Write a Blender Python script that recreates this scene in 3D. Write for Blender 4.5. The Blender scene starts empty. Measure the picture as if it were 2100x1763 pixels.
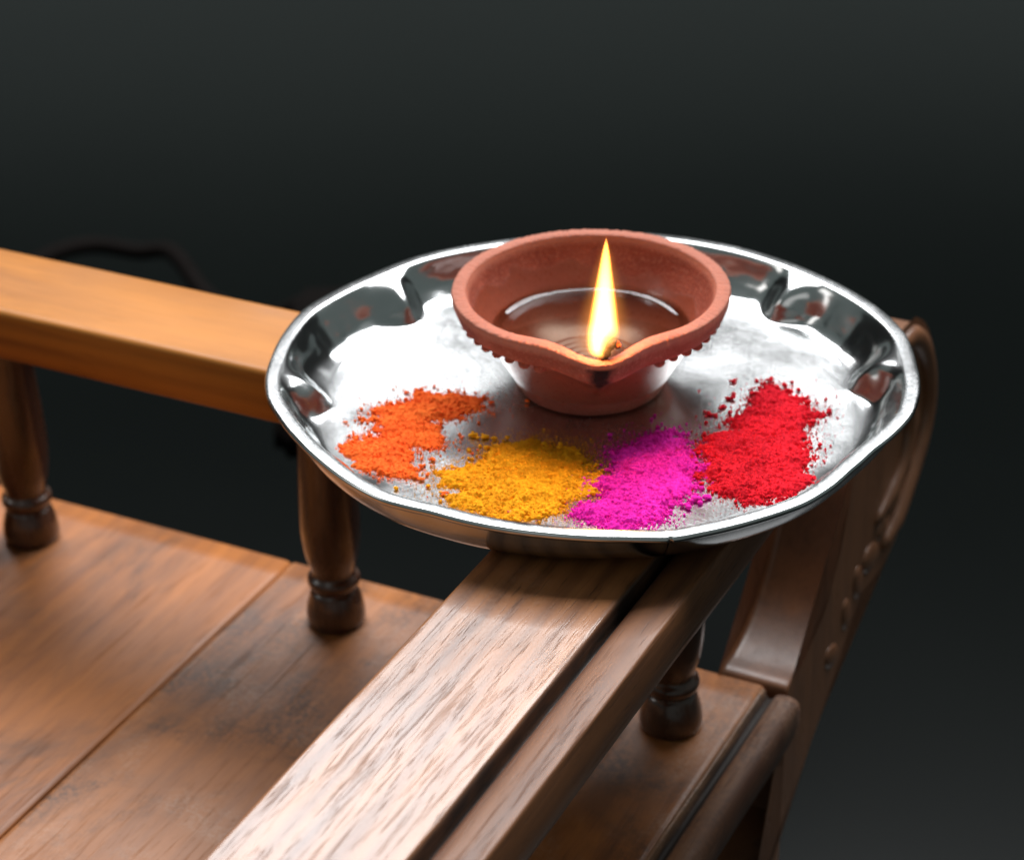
import bpy, bmesh, math, random
import numpy as np
from mathutils import Vector, Matrix
from math import sin, cos, pi, radians, exp, sqrt, atan2, hypot

S = bpy.context.scene
COL = S.collection
random.seed(7)
rng = np.random.default_rng(11)

# ------------------------------------------------------------------ camera
cam_d = bpy.data.cameras.new('camera')
cam = bpy.data.objects.new('camera', cam_d)
COL.objects.link(cam)
cam_d.sensor_width = 36.0
cam_d.lens = 4734.0 / 2100.0 * 36.0
cam_d.clip_start = 0.02
cam_d.clip_end = 60.0
cam.rotation_euler = (Matrix.Rotation(radians(90 - 29.342), 3, 'X') @ Matrix.Rotation(radians(-1.446), 3, 'Z')).to_euler()
cam.location = (-0.02481, -0.6307, 0.33271)
cam_d.dof.use_dof = True
cam_d.dof.focus_distance = 0.635
cam_d.dof.aperture_fstop = 14.0
cam_d.dof.aperture_blades = 0
S.camera = cam

# ------------------------------------------------------------------ world and lamps
W = bpy.data.worlds.new('World')
S.world = W
W.use_nodes = True
W.node_tree.nodes['Background'].inputs[0].default_value = (0.78, 0.95, 0.92, 1)
W.node_tree.nodes['Background'].inputs[1].default_value = 0.14
S.view_settings.view_transform = 'Standard'
S.view_settings.look = 'None'
S.view_settings.exposure = 0.0
S.view_settings.gamma = 1.0


def area(name, az, el, dist, w, h, rad, col, aim=(0, 0, 0)):
    """a window-like lamp seen from `aim` at azimuth az (deg, 0 = away from the camera) and elevation el"""
    d = bpy.data.lights.new(name, 'AREA')
    d.shape = 'RECTANGLE'
    d.size, d.size_y = w, h
    d.energy = rad * pi * w * h
    d.color = col
    o = bpy.data.objects.new(name, d)
    COL.objects.link(o)
    v = Vector((sin(radians(az)) * cos(radians(el)), cos(radians(az)) * cos(radians(el)), sin(radians(el))))
    o.location = Vector(aim) + v * dist
    o.rotation_euler = v.to_track_quat('Z', 'Y').to_euler()
    return o


area('window_light', 9, 54.5, 1.9, 2.3, 1.20, 10.8, (0.98, 0.985, 1.0))
area('side_window_light', -84, 36, 2.0, 0.42, 0.8, 1.9, (1.0, 0.96, 0.93))
area('camera_side_fill', -25 + 180 + 60, 50, 2.2, 0.7, 0.6, 0.5, (1.0, 0.97, 0.95))  # added fill behind the camera to lift the fronts; no known source

far_lamp = area('far_fill_light', 0, 0, 4.0, 6.0, 1.1, 0.16, (0.86, 1.0, 0.97))  # added lamp, no known source; its reflection brightens the far floor
far_lamp.location.z = 0.12


# ------------------------------------------------------------------ helpers


def tag(o, label=None, cat=None, group=None, kind=None):
    if label: o['label'] = label
    if cat: o['category'] = cat
    if group: o['group'] = group
    if kind: o['kind'] = kind
    return o


def empty(name, loc=(0, 0, 0), rz=0.0):
    o = bpy.data.objects.new(name, None)
    o.empty_display_size = 0.01
    o.location = loc
    o.rotation_euler = (0, 0, rz)
    COL.objects.link(o)
    return o


def mesh_obj(name, verts, faces, mat, parent=None, smooth=True):
    me = bpy.data.meshes.new(name)
    me.from_pydata([tuple(map(float, v)) for v in verts], [], [tuple(map(int, f)) for f in faces])
    me.update()
    if smooth:
        me.polygons.foreach_set('use_smooth', [True] * len(me.polygons))
    o = bpy.data.objects.new(name, me)
    if mat: me.materials.append(mat)
    COL.objects.link(o)
    o.parent = parent
    return o


def fast_mesh(name, V, Q, mat, parent=None, smooth=True):
    """V (n,3) array, Q (m,k) array with k = 3 or 4"""
    V = np.asarray(V, np.float32); Q = np.asarray(Q, np.int32)
    k = Q.shape[1]
    me = bpy.data.meshes.new(name)
    me.vertices.add(len(V)); me.vertices.foreach_set('co', V.ravel())
    me.loops.add(Q.size); me.loops.foreach_set('vertex_index', Q.ravel())
    me.polygons.add(len(Q))
    me.polygons.foreach_set('loop_start', np.arange(0, Q.size, k, dtype=np.int32))
    me.polygons.foreach_set('loop_total', np.full(len(Q), k, np.int32))
    me.update(calc_edges=True)
    me.polygons.foreach_set('use_smooth', [smooth] * len(Q))
    me.validate()
    o = bpy.data.objects.new(name, me)
    me.materials.append(mat)
    COL.objects.link(o)
    o.parent = parent
    return o


def grid_faces(nr, nc, wrap_c=False, wrap_r=False):
    r = np.arange(nr if wrap_r else nr - 1); c = np.arange(nc if wrap_c else nc - 1)
    R, Cc = np.meshgrid(r, c, indexing='ij')
    R2 = (R + 1) % nr; C2 = (Cc + 1) % nc
    return np.stack([R * nc + Cc, R * nc + C2, R2 * nc + C2, R2 * nc + Cc], -1).reshape(-1, 4)


_perm = {}


def vnoise(x, y, seed=0):
    """smooth lattice noise in [-1,1]"""
    if seed not in _perm:
        _perm[seed] = np.random.default_rng(seed + 100).uniform(-1, 1, (256, 256))
    P = _perm[seed]
    xi = np.floor(x).astype(int); yi = np.floor(y).astype(int)
    fx = x - xi; fy = y - yi
    fx = fx * fx * (3 - 2 * fx); fy = fy * fy * (3 - 2 * fy)
    a = P[xi % 256, yi % 256]; b = P[(xi + 1) % 256, yi % 256]
    c = P[xi % 256, (yi + 1) % 256]; d = P[(xi + 1) % 256, (yi + 1) % 256]
    return (a * (1 - fx) + b * fx) * (1 - fy) + (c * (1 - fx) + d * fx) * fy


def fbm(x, y, o=4, seed=0, gain=0.5):
    s = 0; a = 1.0; t = 0
    for i in range(o):
        ca, sa = cos(0.65 + 1.1 * i), sin(0.65 + 1.1 * i)
        s = s + a * vnoise((x * ca - y * sa) * 2 ** i + 17 * i, (x * sa + y * ca) * 2 ** i + 31 * i, seed + i); t += a; a *= gain
    return s / t


# ------------------------------------------------------------------ materials


class NT:
    def __init__(s, name):
        s.m = bpy.data.materials.new(name)
        s.m.use_nodes = True
        s.t = s.m.node_tree
        s.t.nodes.clear()
        s.out = s.t.nodes.new('ShaderNodeOutputMaterial')

    def n(s, typ, **kw):
        nd = s.t.nodes.new(typ)
        ins = kw.pop('ins', {})
        for k, v in kw.items(): setattr(nd, k, v)
        for k, v in ins.items():
            if isinstance(v, bpy.types.NodeSocket): s.t.links.new(v, nd.inputs[k])
            else: nd.inputs[k].default_value = v
        return nd

    def math(s, op, a, b=0.0, clamp=False):
        return s.n('ShaderNodeMath', operation=op, use_clamp=clamp, ins={0: a, 1: b}).outputs[0]

    def ramp(s, fac, stops, interp='LINEAR'):
        nd = s.n('ShaderNodeValToRGB', ins={0: fac})
        cr = nd.color_ramp
        cr.interpolation = interp
        while len(cr.elements) < len(stops): cr.elements.new(0.5)
        for e, (p, c) in zip(cr.elements, stops):
            e.position = p
            e.color = tuple(c) + (1,) if len(c) == 3 else c
        return nd.outputs[0]

    def fr(s, fac, lo, hi, a=0.0, b=1.0):
        return s.n('ShaderNodeMapRange', ins={0: fac, 1: lo, 2: hi, 3: a, 4: b}).outputs[0]

    def mix(s, fac, a, b, mode='MIX'):
        nd = s.n('ShaderNodeMix', data_type='RGBA', blend_type=mode)
        for k, v in ((0, fac), (6, a), (7, b)):
            if isinstance(v, bpy.types.NodeSocket): s.t.links.new(v, nd.inputs[k])
            else: nd.inputs[k].default_value = v if k == 0 else (tuple(v) + (1,) if len(v) == 3 else v)
        return nd.outputs[2]

    def noise(s, vec, scale, detail=3.0, rough=0.55, dist=0.0):
        return s.n('ShaderNodeTexNoise', ins={'Vector': vec, 'Scale': scale, 'Detail': detail, 'Roughness': rough, 'Distortion': dist}).outputs[0]

    def mapping(s, vec, scale=(1, 1, 1), loc=(0, 0, 0), rot=(0, 0, 0)):
        return s.n('ShaderNodeMapping', ins={'Vector': vec, 'Scale': scale, 'Location': loc, 'Rotation': rot}).outputs[0]

    def bump(s, h, strength, dist, nrm=None):
        ins = {'Height': h, 'Strength': strength, 'Distance': dist}
        if nrm is not None: ins['Normal'] = nrm
        return s.n('ShaderNodeBump', ins=ins).outputs[0]

    def principled(s, **ins):
        p = s.n('ShaderNodeBsdfPrincipled', ins=ins)
        s.t.links.new(p.outputs[0], s.out.inputs[0])
        return p


def wood(name, axis, seed=0.0, light=(0.42, 0.17, 0.045), dark=(0.10, 0.032, 0.012), stain=0.35, rough=0.30, pores=1.0, blotch=0.5, blk=(0.035, 0.022, 0.018), pale=0.0, ring=0.20, coat=0.45, crough=0.7, spec=0.5, grime_shade=None, patina=0.0):
    """varnished teak-like wood; grain along local axis 0, 1 or 2"""
    T = NT(name)
    co = T.n('ShaderNodeTexCoord').outputs['Object']
    def st(k, a, b):
        v = [b, b, b]; v[axis] = a
        return T.mapping(co, scale=v, loc=(seed * 3.1 + k, seed * 1.7, seed * 0.9))
    warp = T.noise(st(0, 6, 14), 1.0, 2)
    base = T.noise(st(1, 7, 60), 1.0, 4, 0.6, 0.6)
    rings = T.n('ShaderNodeTexWave', wave_type='BANDS', bands_direction='XYZ'[(axis + 1) % 3], ins={'Vector': st(2, 3, 38), 'Scale': 1.0, 'Distortion': 7.0, 'Detail': 3.0, 'Detail Scale': 0.9}).outputs['Fac' if False else 1]
    fine = T.noise(st(3, 40, 620), 1.0, 3, 0.65)
    pore = T.noise(st(4, 75, 1150), 1.0, 2, 0.6)
    streak = T.noise(st(9, 30, 480), 1.0, 4, 0.65, 0.4)
    f = T.math('ADD', T.math('MULTIPLY', base, 0.55), T.math('MULTIPLY', rings, ring))
    f = T.math('ADD', f, (0.20 - ring) * 0.5)
    f = T.math('ADD', f, T.math('MULTIPLY', fine, 0.22))
    mid = tuple(0.55 * l + 0.45 * d for l, d in zip(light, dark))
    c = T.ramp(f, [(0.30, dark), (0.46, mid), (0.66, light)])
    pm = T.fr(pore, 0.60, 0.70)                       # dark pores
    c = T.mix(T.math('MULTIPLY', pm, 0.55 * pores), c, tuple(x * 0.35 for x in dark))
    sm = T.fr(streak, 0.55, 0.68)
    c = T.mix(T.math('MULTIPLY', sm, 0.5 * pores), c, dark)
    bl = T.noise(st(5, 12, 22), 1.0, 5, 0.62, 0.8)
    bm = T.fr(bl, 0.52, 0.66)
    c = T.mix(T.math('MULTIPLY', bm, stain), c, blk)
    b2 = T.fr(T.noise(st(6, 9, 15), 1.0, 3), 0.35, 0.7)
    c = T.mix(T.math('MULTIPLY', b2, blotch), c, tuple(min(1, x * 1.35 + 0.02) for x in light))
    if pale:
        c = T.mix(T.math('MULTIPLY', T.fr(streak, 0.5, 0.32), pale), c, (0.60, 0.42, 0.28))
    if patina:
        pa = T.math('MULTIPLY', T.fr(T.noise(co, 17 + seed, 4, 0.6, 0.5), 0.46, 0.62), T.fr(T.noise(co, 420, 5, 0.7), 0.36, 0.60))
        c = T.mix(T.math('MULTIPLY', pa, patina), c, (0.030, 0.019, 0.015))
        pb = T.math('MULTIPLY', T.fr(T.noise(co, 23 + seed, 3, 0.6, 0.5), 0.50, 0.66), T.fr(T.noise(co, 650, 4, 0.7), 0.42, 0.60))
        c = T.mix(T.math('MULTIPLY', pb, patina * 0.5), c, (0.42, 0.27, 0.19))
    if grime_shade:
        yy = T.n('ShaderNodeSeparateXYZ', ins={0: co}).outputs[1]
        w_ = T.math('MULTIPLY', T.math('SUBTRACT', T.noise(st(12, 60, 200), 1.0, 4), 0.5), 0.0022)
        gd = T.math('ABSOLUTE', T.math('SUBTRACT', T.math('ADD', yy, w_), grime_shade[0]))
        bare = T.fr(yy, grime_shade[0] + 0.0012, grime_shade[0] + 0.0018, 1.0, 0.0)
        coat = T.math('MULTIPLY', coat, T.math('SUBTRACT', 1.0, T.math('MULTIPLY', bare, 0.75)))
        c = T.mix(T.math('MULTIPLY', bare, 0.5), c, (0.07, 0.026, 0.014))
        c = T.mix(T.math('MULTIPLY', T.fr(gd, grime_shade[1] + 0.0006, grime_shade[1] - 0.0006), 0.92), c, (0.014, 0.010, 0.008))  # dark groove line: its shade painted in, plus grime on the moulding
    rg = T.math('ADD', T.math('MULTIPLY', T.noise(st(7, 30, 90), 1.0, 4), 0.22), rough - 0.11)
    rg = T.math('ADD', rg, T.math('MULTIPLY', sm, 0.22 * pores))
    if grime_shade: rg = T.math('ADD', rg, T.math('MULTIPLY', bare, 0.16))
    h = T.math('SUBTRACT', T.math('MULTIPLY', fine, 0.35), T.math('ADD', T.math('MULTIPLY', pm, 0.9), T.math('MULTIPLY', sm, 0.6)))
    nb = T.bump(h, 0.30 * pores, 0.00025)
    wave = T.noise(st(8, 26, 60), 1.0, 2)
    nb = T.bump(wave, 0.14, 0.0010, nb)
    T.principled(**{'Base Color': c, 'Roughness': rg, 'Normal': nb, 'IOR': 1.5, 'Specular IOR Level': spec, 'Coat Weight': T.math('MULTIPLY', coat, T.math('SUBTRACT', 1.0, T.math('ADD', T.math('MULTIPLY', pm, 0.75), T.math('MULTIPLY', sm, 0.5), True))), 'Coat Roughness': T.math('ADD', T.math('MULTIPLY', rg, crough), 0.0), 'Coat Normal': nb})
    return T.m


M_railA = wood('worn_teak_long', 0, 1.0, light=(0.38, 0.148, 0.048), dark=(0.090, 0.031, 0.014), stain=0.15, rough=0.38, coat=0.68, crough=0.40, spec=0.40, grime_shade=(-0.0526, 0.0013), patina=0.25, pores=1.0, blotch=0.35)
M_railB = wood('amber_teak_cross', 1, 2.0, light=(0.47, 0.170, 0.020), dark=(0.17, 0.052, 0.010), stain=0.05, rough=0.45, coat=0.08, spec=0.25, pores=0.35, blotch=0.5)
M_plank = wood('brown_teak_plank', 0, 4.0, light=(0.42, 0.140, 0.026), dark=(0.11, 0.032, 0.010), stain=0.6, rough=0.50, coat=0.14, spec=0.35, pores=0.6, blotch=0.35, ring=0.05)
M_plank2 = wood('brown_teak_plank_edge', 0, 7.3, patina=0.7, light=(0.37, 0.130, 0.030), dark=(0.10, 0.032, 0.012), stain=0.6, rough=0.50, coat=0.14, spec=0.35, pores=0.7, blotch=0.4, ring=0.06)
M_turned = wood('dark_turned_wood', 2, 3.0, light=(0.085, 0.031, 0.014), dark=(0.024, 0.010, 0.006), stain=0.5, rough=0.26, coat=0.8, crough=0.45, pores=0.5, blotch=0.2)
M_arm = wood('carved_arm_wood', 2, 5.0, light=(0.27, 0.108, 0.044), dark=(0.09, 0.034, 0.016), stain=0.3, rough=0.42, coat=0.5, pores=0.3, blotch=0.3, ring=0.04)
M_mould = wood('moulding_wood', 0, 6.0, grime_shade=(-0.0536, 0.0016), patina=0.8, light=(0.30, 0.135, 0.050), dark=(0.07, 0.026, 0.013), stain=0.5, rough=0.55, coat=0.12, spec=0.35, pores=1.0, blotch=0.4)


def m_steel():
    T = NT('scratched_stainless_steel')
    co = T.n('ShaderNodeTexCoord').outputs['Object']
    sep = T.n('ShaderNodeSeparateXYZ', ins={0: co})
    r = T.math('SQRT', T.math('ADD', T.math('POWER', sep.outputs[0], 2.0), T.math('POWER', sep.outputs[1], 2.0)))
    lipm = T.math('MULTIPLY', T.fr(sep.outputs[2], 0.01555, 0.01575), 0.9)
    floorm = T.math('MAXIMUM', T.fr(r, 0.079, 0.0845, 1.0, 0.0), lipm)              # brushed floor, polished wall
    sc = []
    for k, (rot, s1, s2) in enumerate(((0.5, 30, 1200), (1.15, 24, 1300), (1.75, 34, 1500), (2.6, 46, 1700))):
        sc.append(T.noise(T.mapping(T.mapping(co, rot=(0, 0, rot)), scale=(s1, s2, 40), loc=(k * 3.0, k, 0)), 1.0, 2, 0.5))
    scr = T.math('ADD', T.math('ADD', sc[0], sc[1]), T.math('ADD', sc[2], sc[3]))
    cl = T.fr(T.noise(co, 26, 5, 0.6, 0.6), 0.35, 0.65)
    dust = T.noise(co, 900, 2, 0.5)
    rg = T.math('ADD', T.math('MULTIPLY', floorm, T.math('ADD', 0.025, T.math('MULTIPLY', cl, 0.10))), 0.165)
    rg = T.math('ADD', rg, T.math('MULTIPLY', T.math('SUBTRACT', scr, 2.0), T.math('MULTIPLY', floorm, 0.07)))
    col = T.mix(T.math('MULTIPLY', cl, 0.25), (0.66, 0.67, 0.67), (0.50, 0.53, 0.54))
    nb = T.bump(scr, T.math('ADD', T.math('MULTIPLY', floorm, 0.10), 0.02), 0.00008)
    nb = T.bump(T.noise(co, 22, 2), 0.10, 0.003, nb)
    T.principled(**{'Base Color': col, 'Metallic': 1.0, 'Roughness': rg, 'Normal': nb})
    return T.m


M_steel = m_steel()

LC = (0.0008, 0.0172)      # lamp centre on the plate floor
FLOOR_Z = -0.0150


def m_clay():
    T = NT('terracotta_clay')
    co = T.n('ShaderNodeTexCoord').outputs['Object']
    sep = T.n('ShaderNodeSeparateXYZ', ins={0: co})
    x, y, z = sep.outputs[0], sep.outputs[1], sep.outputs[2]
    r = T.math('SQRT', T.math('ADD', T.math('POWER', x, 2.0), T.math('POWER', y, 2.0)))
    n1 = T.noise(co, 60, 5, 0.6)
    n2 = T.noise(co, 900, 4, 0.7)
    n3 = T.noise(T.mapping(co, scale=(120, 120, 1500)), 1.0, 3, 0.6)
    c = T.ramp(n1, [(0.3, (0.21, 0.052, 0.034)), (0.55, (0.28, 0.078, 0.052)), (0.75, (0.36, 0.118, 0.080))])
    c = T.mix(T.math('MULTIPLY', T.fr(n2, 0.5, 0.75), 0.25), c, (0.70, 0.36, 0.27))
    # broken, paler clay on the rim top
    rim = T.math('MULTIPLY', T.fr(z, 0.0300, 0.0322), T.fr(r, 0.0372, 0.0386))
    c = T.mix(T.math('MULTIPLY', rim, 0.6), c, (0.58, 0.25, 0.18))
    # oil-soaked inside below a wavy line
    inside = T.math('MULTIPLY', T.fr(r, 0.0398, 0.0388), T.fr(z, 0.0052, 0.0058))
    wav = T.math('ADD', z, T.math('MULTIPLY', T.math('SUBTRACT', T.noise(T.mapping(co, scale=(38, 38, 5)), 1.0, 3, 0.5), 0.5), 0.022))
    wav = T.math('ADD', wav, T.math('MULTIPLY', x, 0.06))
    wet = T.math('MULTIPLY', T.fr(wav, 0.0266, 0.0250), inside)
    c = T.mix(T.math('MULTIPLY', wet, 0.80), c, (0.215, 0.052, 0.026))
    # limescale trickles on the wall by the foot
    ang = T.math('ARCTAN2', y, x)
    ls = T.math('MULTIPLY', T.fr(T.math('ABSOLUTE', T.math('ADD', ang, 0.52)), 0.36, 0.10), T.math('MULTIPLY', T.fr(z, 0.023, 0.020), T.fr(r, 0.0205, 0.0215)))
    ls2 = T.math('MULTIPLY', T.fr(T.math('ABSOLUTE', T.math('ADD', ang, 2.72)), 0.26, 0.08), T.math('MULTIPLY', T.fr(z, 0.023, 0.021), T.fr(r, 0.0205, 0.0215)))
    lsm = T.math('MULTIPLY', T.math('ADD', ls, ls2, True), T.fr(T.noise(co, 240, 4, 0.65, 1.0), 0.42, 0.62))
    c = T.mix(T.math('MULTIPLY', lsm, 0.35), c, (0.62, 0.52, 0.40))
    # soot below and on the spout
    dx = T.math('MULTIPLY', T.math('SUBTRACT', x, 0.0009), 1.0)
    d = T.math('SQRT', T.math('ADD', T.math('POWER', T.math('MULTIPLY', dx, 1.35), 2.0), T.math('ADD', T.math('POWER', T.math('MULTIPLY', T.math('ADD', y, 0.0485), 0.50), 2.0), T.math('POWER', T.math('MULTIPLY', T.math('SUBTRACT', z, 0.0262), 0.55), 2.0))))
    d = T.math('ADD', d, T.math('MULTIPLY', T.math('SUBTRACT', T.noise(co, 330, 4, 0.6), 0.5), 0.0042))
    soot = T.math('MULTIPLY', T.fr(d, 0.0072, 0.0044), T.fr(z, 0.0302, 0.0292))
    nn = T.math('MULTIPLY', T.math('SUBTRACT', T.noise(co, 420, 4, 0.65), 0.5), 0.0040)
    soot = T.math('MULTIPLY', T.fr(T.math('ADD', T.math('ADD', T.math('ABSOLUTE', dx), nn), T.math('MULTIPLY', T.math('SUBTRACT', 0.030, z), 0.14)), 0.0050, 0.0018), T.fr(T.math('ADD', y, nn), -0.0340, -0.0370))
    soot = T.math('MULTIPLY', soot, T.math('MULTIPLY', T.fr(z, 0.0307, 0.0300), T.fr(T.math('ADD', z, nn), 0.0125, 0.0185)))
    c = T.mix(T.math('MULTIPLY', soot, 0.95), c, (0.012, 0.010, 0.010))
    rg = T.math('SUBTRACT', T.math('ADD', 0.68, T.math('MULTIPLY', n2, 0.25)), T.math('MULTIPLY', wet, 0.50))
    h = T.math('ADD', T.math('MULTIPLY', n2, 0.55), T.math('MULTIPLY', n3, 0.35))
    st = T.math('SUBTRACT', 0.9, T.math('MULTIPLY', wet, 0.75))
    nb = T.n('ShaderNodeBump', ins={'Height': h, 'Strength': st, 'Distance': 0.0005}).outputs[0]
    T.principled(**{'Base Color': c, 'Roughness': rg, 'Normal': nb, 'Specular IOR Level': T.math('ADD', 0.07, T.math('MULTIPLY', wet, 0.5))})
    return T.m


M_clay = m_clay()


def m_oil():
    T = NT('clear_lamp_oil')
    co = T.n('ShaderNodeTexCoord').outputs['Object']
    tr = T.n('ShaderNodeBsdfTransparent', ins={0: (1.0, 0.92, 0.80, 1)})
    gl = T.n('ShaderNodeBsdfGlossy', ins={0: (1, 1, 1, 1), 'Roughness': 0.03})
    fr = T.n('ShaderNodeFresnel', ins={0: 1.47})
    mx = T.n('ShaderNodeMixShader', ins={0: fr.outputs[0], 1: tr.outputs[0], 2: gl.outputs[0]})
    T.t.links.new(mx.outputs[0], T.out.inputs[0])
    return T.m


def powder_mat(name, a, b):
    T = NT(name)
    co = T.n('ShaderNodeTexCoord').outputs['Object']
    n1 = T.noise(co, 120, 3, 0.6)
    n2 = T.noise(co, 1500, 3, 0.6)
    c = T.mix(T.fr(T.math('ADD', T.math('MULTIPLY', n1, 0.6), T.math('MULTIPLY', n2, 0.4)), 0.38, 0.62), b, a)
    nb = T.bump(n2, 0.7, 0.0003)
    T.principled(**{'Base Color': c, 'Roughness': 0.95, 'Specular IOR Level': 0.12, 'Normal': nb})
    return T.m


M_orange = powder_mat('orange_pigment', (0.95, 0.19, 0.030), (0.82, 0.11, 0.018))
M_yellow = powder_mat('yellow_pigment', (0.84, 0.38, 0.010), (0.64, 0.25, 0.006))
M_pink = powder_mat('magenta_pigment', (0.86, 0.025, 0.48), (0.60, 0.010, 0.30))
M_red = powder_mat('crimson_pigment', (0.74, 0.012, 0.028), (0.48, 0.007, 0.018))

# ------------------------------------------------------------------ the setting: the room floor far below
def m_floor():
    T = NT('dark_stone_floor')
    co = T.n('ShaderNodeTexCoord').outputs['Object']
    c = T.ramp(T.noise(co, 1.3, 4, 0.6), [(0.35, (0.0012, 0.0020, 0.0018)), (0.7, (0.0022, 0.0032, 0.0028))])
    T.principled(**{'Base Color': c, 'Roughness': 0.24, 'Specular IOR Level': 0.42})
    return T.m


FZ = -0.46
fl = mesh_obj('floor', [(-6, -3, FZ), (6, -3, FZ), (6, 9, FZ), (-6, 9, FZ)], [(0, 1, 2, 3)], m_floor(), smooth=False)
tag(fl, kind='structure')
T = NT('dark_wall_paint')
T.principled(**{'Base Color': (0.30, 0.33, 0.31, 1), 'Roughness': 0.8})
wl = mesh_obj('wall', [(-6, -2.6, FZ), (6, -2.6, FZ), (6, -2.6, 1.5), (-6, -2.6, 1.5), (-6, -2.7, FZ), (6, -2.7, FZ), (6, -2.7, 1.5), (-6, -2.7, 1.5)], [(0, 1, 2, 3)[::-1], (4, 5, 6, 7), (3, 2, 6, 7)[::-1]], T.m, smooth=False)
tag(wl, kind='structure')
T = NT('far_dark_wall_paint')
T.principled(**{'Base Color': (0.020, 0.024, 0.023, 1), 'Roughness': 0.8})
wf = mesh_obj('wall', [(-8, 4.3, FZ), (8, 4.3, FZ), (8, 4.3, 3.6), (-8, 4.3, 3.6), (-8, 4.4, FZ), (8, 4.4, FZ), (8, 4.4, 3.6), (-8, 4.4, 3.6)], [(0, 1, 2, 3), (4, 5, 6, 7)[::-1], (3, 2, 6, 7)], T.m, smooth=False)
tag(wf, kind='structure')

# ------------------------------------------------------------------ the wooden bench
AZ = 27.21
TOP = -0.0160          # top of the rails
SEAT = -0.1240         # top of the seat
bench = empty('wooden_bench', (0, 0, FZ), radians(90 - AZ))
tag(bench, 'brown teak bench corner with flat rails, turned balusters and a carved curved arm', 'bench')
OFF = -FZ


def sweep(name, prof, t0, t1, axis, mat, n=2, parent=bench, wob=0.0, seed=0, closed=True, cap=True):
    """profile (list of (p,z), counter-clockwise) swept along u (axis 0) or v (axis 1)"""
    ts = np.linspace(t0, t1, n)
    V = []
    k = len(prof)
    for i, t in enumerate(ts):
        for j, (p, z) in enumerate(prof):
            dz = dp = 0.0
            if wob:
                dz = wob * float(fbm(np.array(t * 26.0), np.array(j * 0.25), 3, seed))
                dp = wob * float(fbm(np.array(t * 26.0), np.array(j * 0.25 + 40), 3, seed + 9))
            V.append((t, p + dp, z + dz + OFF) if axis == 0 else (p + dp, t, z + dz + OFF))
    F = [tuple(q) for q in grid_faces(n, k, wrap_c=True)]
    if axis == 1: F = [f[::-1] for f in F]
    e0 = tuple(range(k)); e1 = tuple(range((n - 1) * k, n * k))
    F += [e0[::-1], e1] if axis == 0 else [e0, e1[::-1]]
    o = mesh_obj(name, V, F, mat, parent)
    bm = bmesh.new(); bm.from_mesh(o.data)
    bmesh.ops.recalc_face_normals(bm, faces=bm.faces)
    bm.to_mesh(o.data); bm.free()
    return o


def arc(cx, cz, r, a0, a1, n):
    return [(cx + r * cos(radians(a0 + (a1 - a0) * i / (n - 1))), cz + r * sin(radians(a0 + (a1 - a0) * i / (n - 1)))) for i in range(n)]


# long rail (runs along u): flat top, groove, rounded moulding on its outer side (negative v)
zt, zb = TOP, TOP - 0.019
prof = [(-0.0075, zb), (-0.0075, zt - 0.0012)]
prof += arc(-0.0087, zt - 0.0012, 0.0012, 0, 90, 4)[1:]
prof += [(-0.0092, zt), (-0.010, zt), (-0.020, zt), (-0.035, zt), (-0.0485, zt), (-0.0496, zt)]
prof += arc(-0.0500, zt - 0.0016, 0.0016, 90, 175, 5)
prof += [(-0.0517, zt - 0.0060), (-0.0526, zt - 0.0072), (-0.0534, zt - 0.0060)]
prof += [(-0.0538, zt - 0.0042), (-0.0544, zt - 0.0030), (-0.0558, zt - 0.0021), (-0.0585, zt - 0.0015), (-0.0622, zt - 0.0011), (-0.0645, zt - 0.0012)]
prof += arc(-0.0660, zt - 0.0024, 0.0011, 85, 178, 5)
prof += [(-0.0676, zt - 0.0060), (-0.0680, zt - 0.0100), (-0.0676, zt - 0.0150), (-0.0662, zb)]
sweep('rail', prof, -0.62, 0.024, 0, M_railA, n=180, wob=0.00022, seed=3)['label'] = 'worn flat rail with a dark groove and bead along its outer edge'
# cross rail (runs along v)
r_ = 0.0022
prof = [(-0.0190, zb + 0.001), (-0.0190, zt - r_)] + arc(-0.0190 + r_, zt - r_, r_, 180, 90, 5)[1:] + [(-0.0160, zt), (-0.015, zt), (0.003, zt + 0.0001), (0.0215, zt), (0.0219, zt)] + arc(0.0245 - r_, zt - r_, r_, 90, 0, 5) + [(0.0245, zb + 0.001), (0.0235, zb), (-0.018, zb)]
sweep('rail', prof[::-1], -0.0072, 0.60, 1, M_railB, n=80, wob=0.0002, seed=5)['label'] = 'amber flat rail with a softly rounded edge'

# seat: two planks along u and the moulded edge
def plank(v0, v1, mat, u1, seed):
    r = 0.0012
    z = SEAT
    p = [(v1, z - 0.020), (v1, z - r)] + arc(v1 - r * .6, z - r, r * .6, 0, 90, 3)[1:] + [(v1 - 0.0015, z), (v1 - 0.0025, z)] + [(v1 + (v0 - v1) * k / 8, z) for k in range(1, 8)] + [(v0 + 0.0025, z), (v0 + 0.0015, z)] + arc(v0 + r * .6, z - r, r * .6, 90, 180, 3) + [(v0, z - 0.020)]
    return sweep('seat_plank', p, -0.62, u1, 0, mat, n=60, wob=0.00025, seed=seed)


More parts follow.
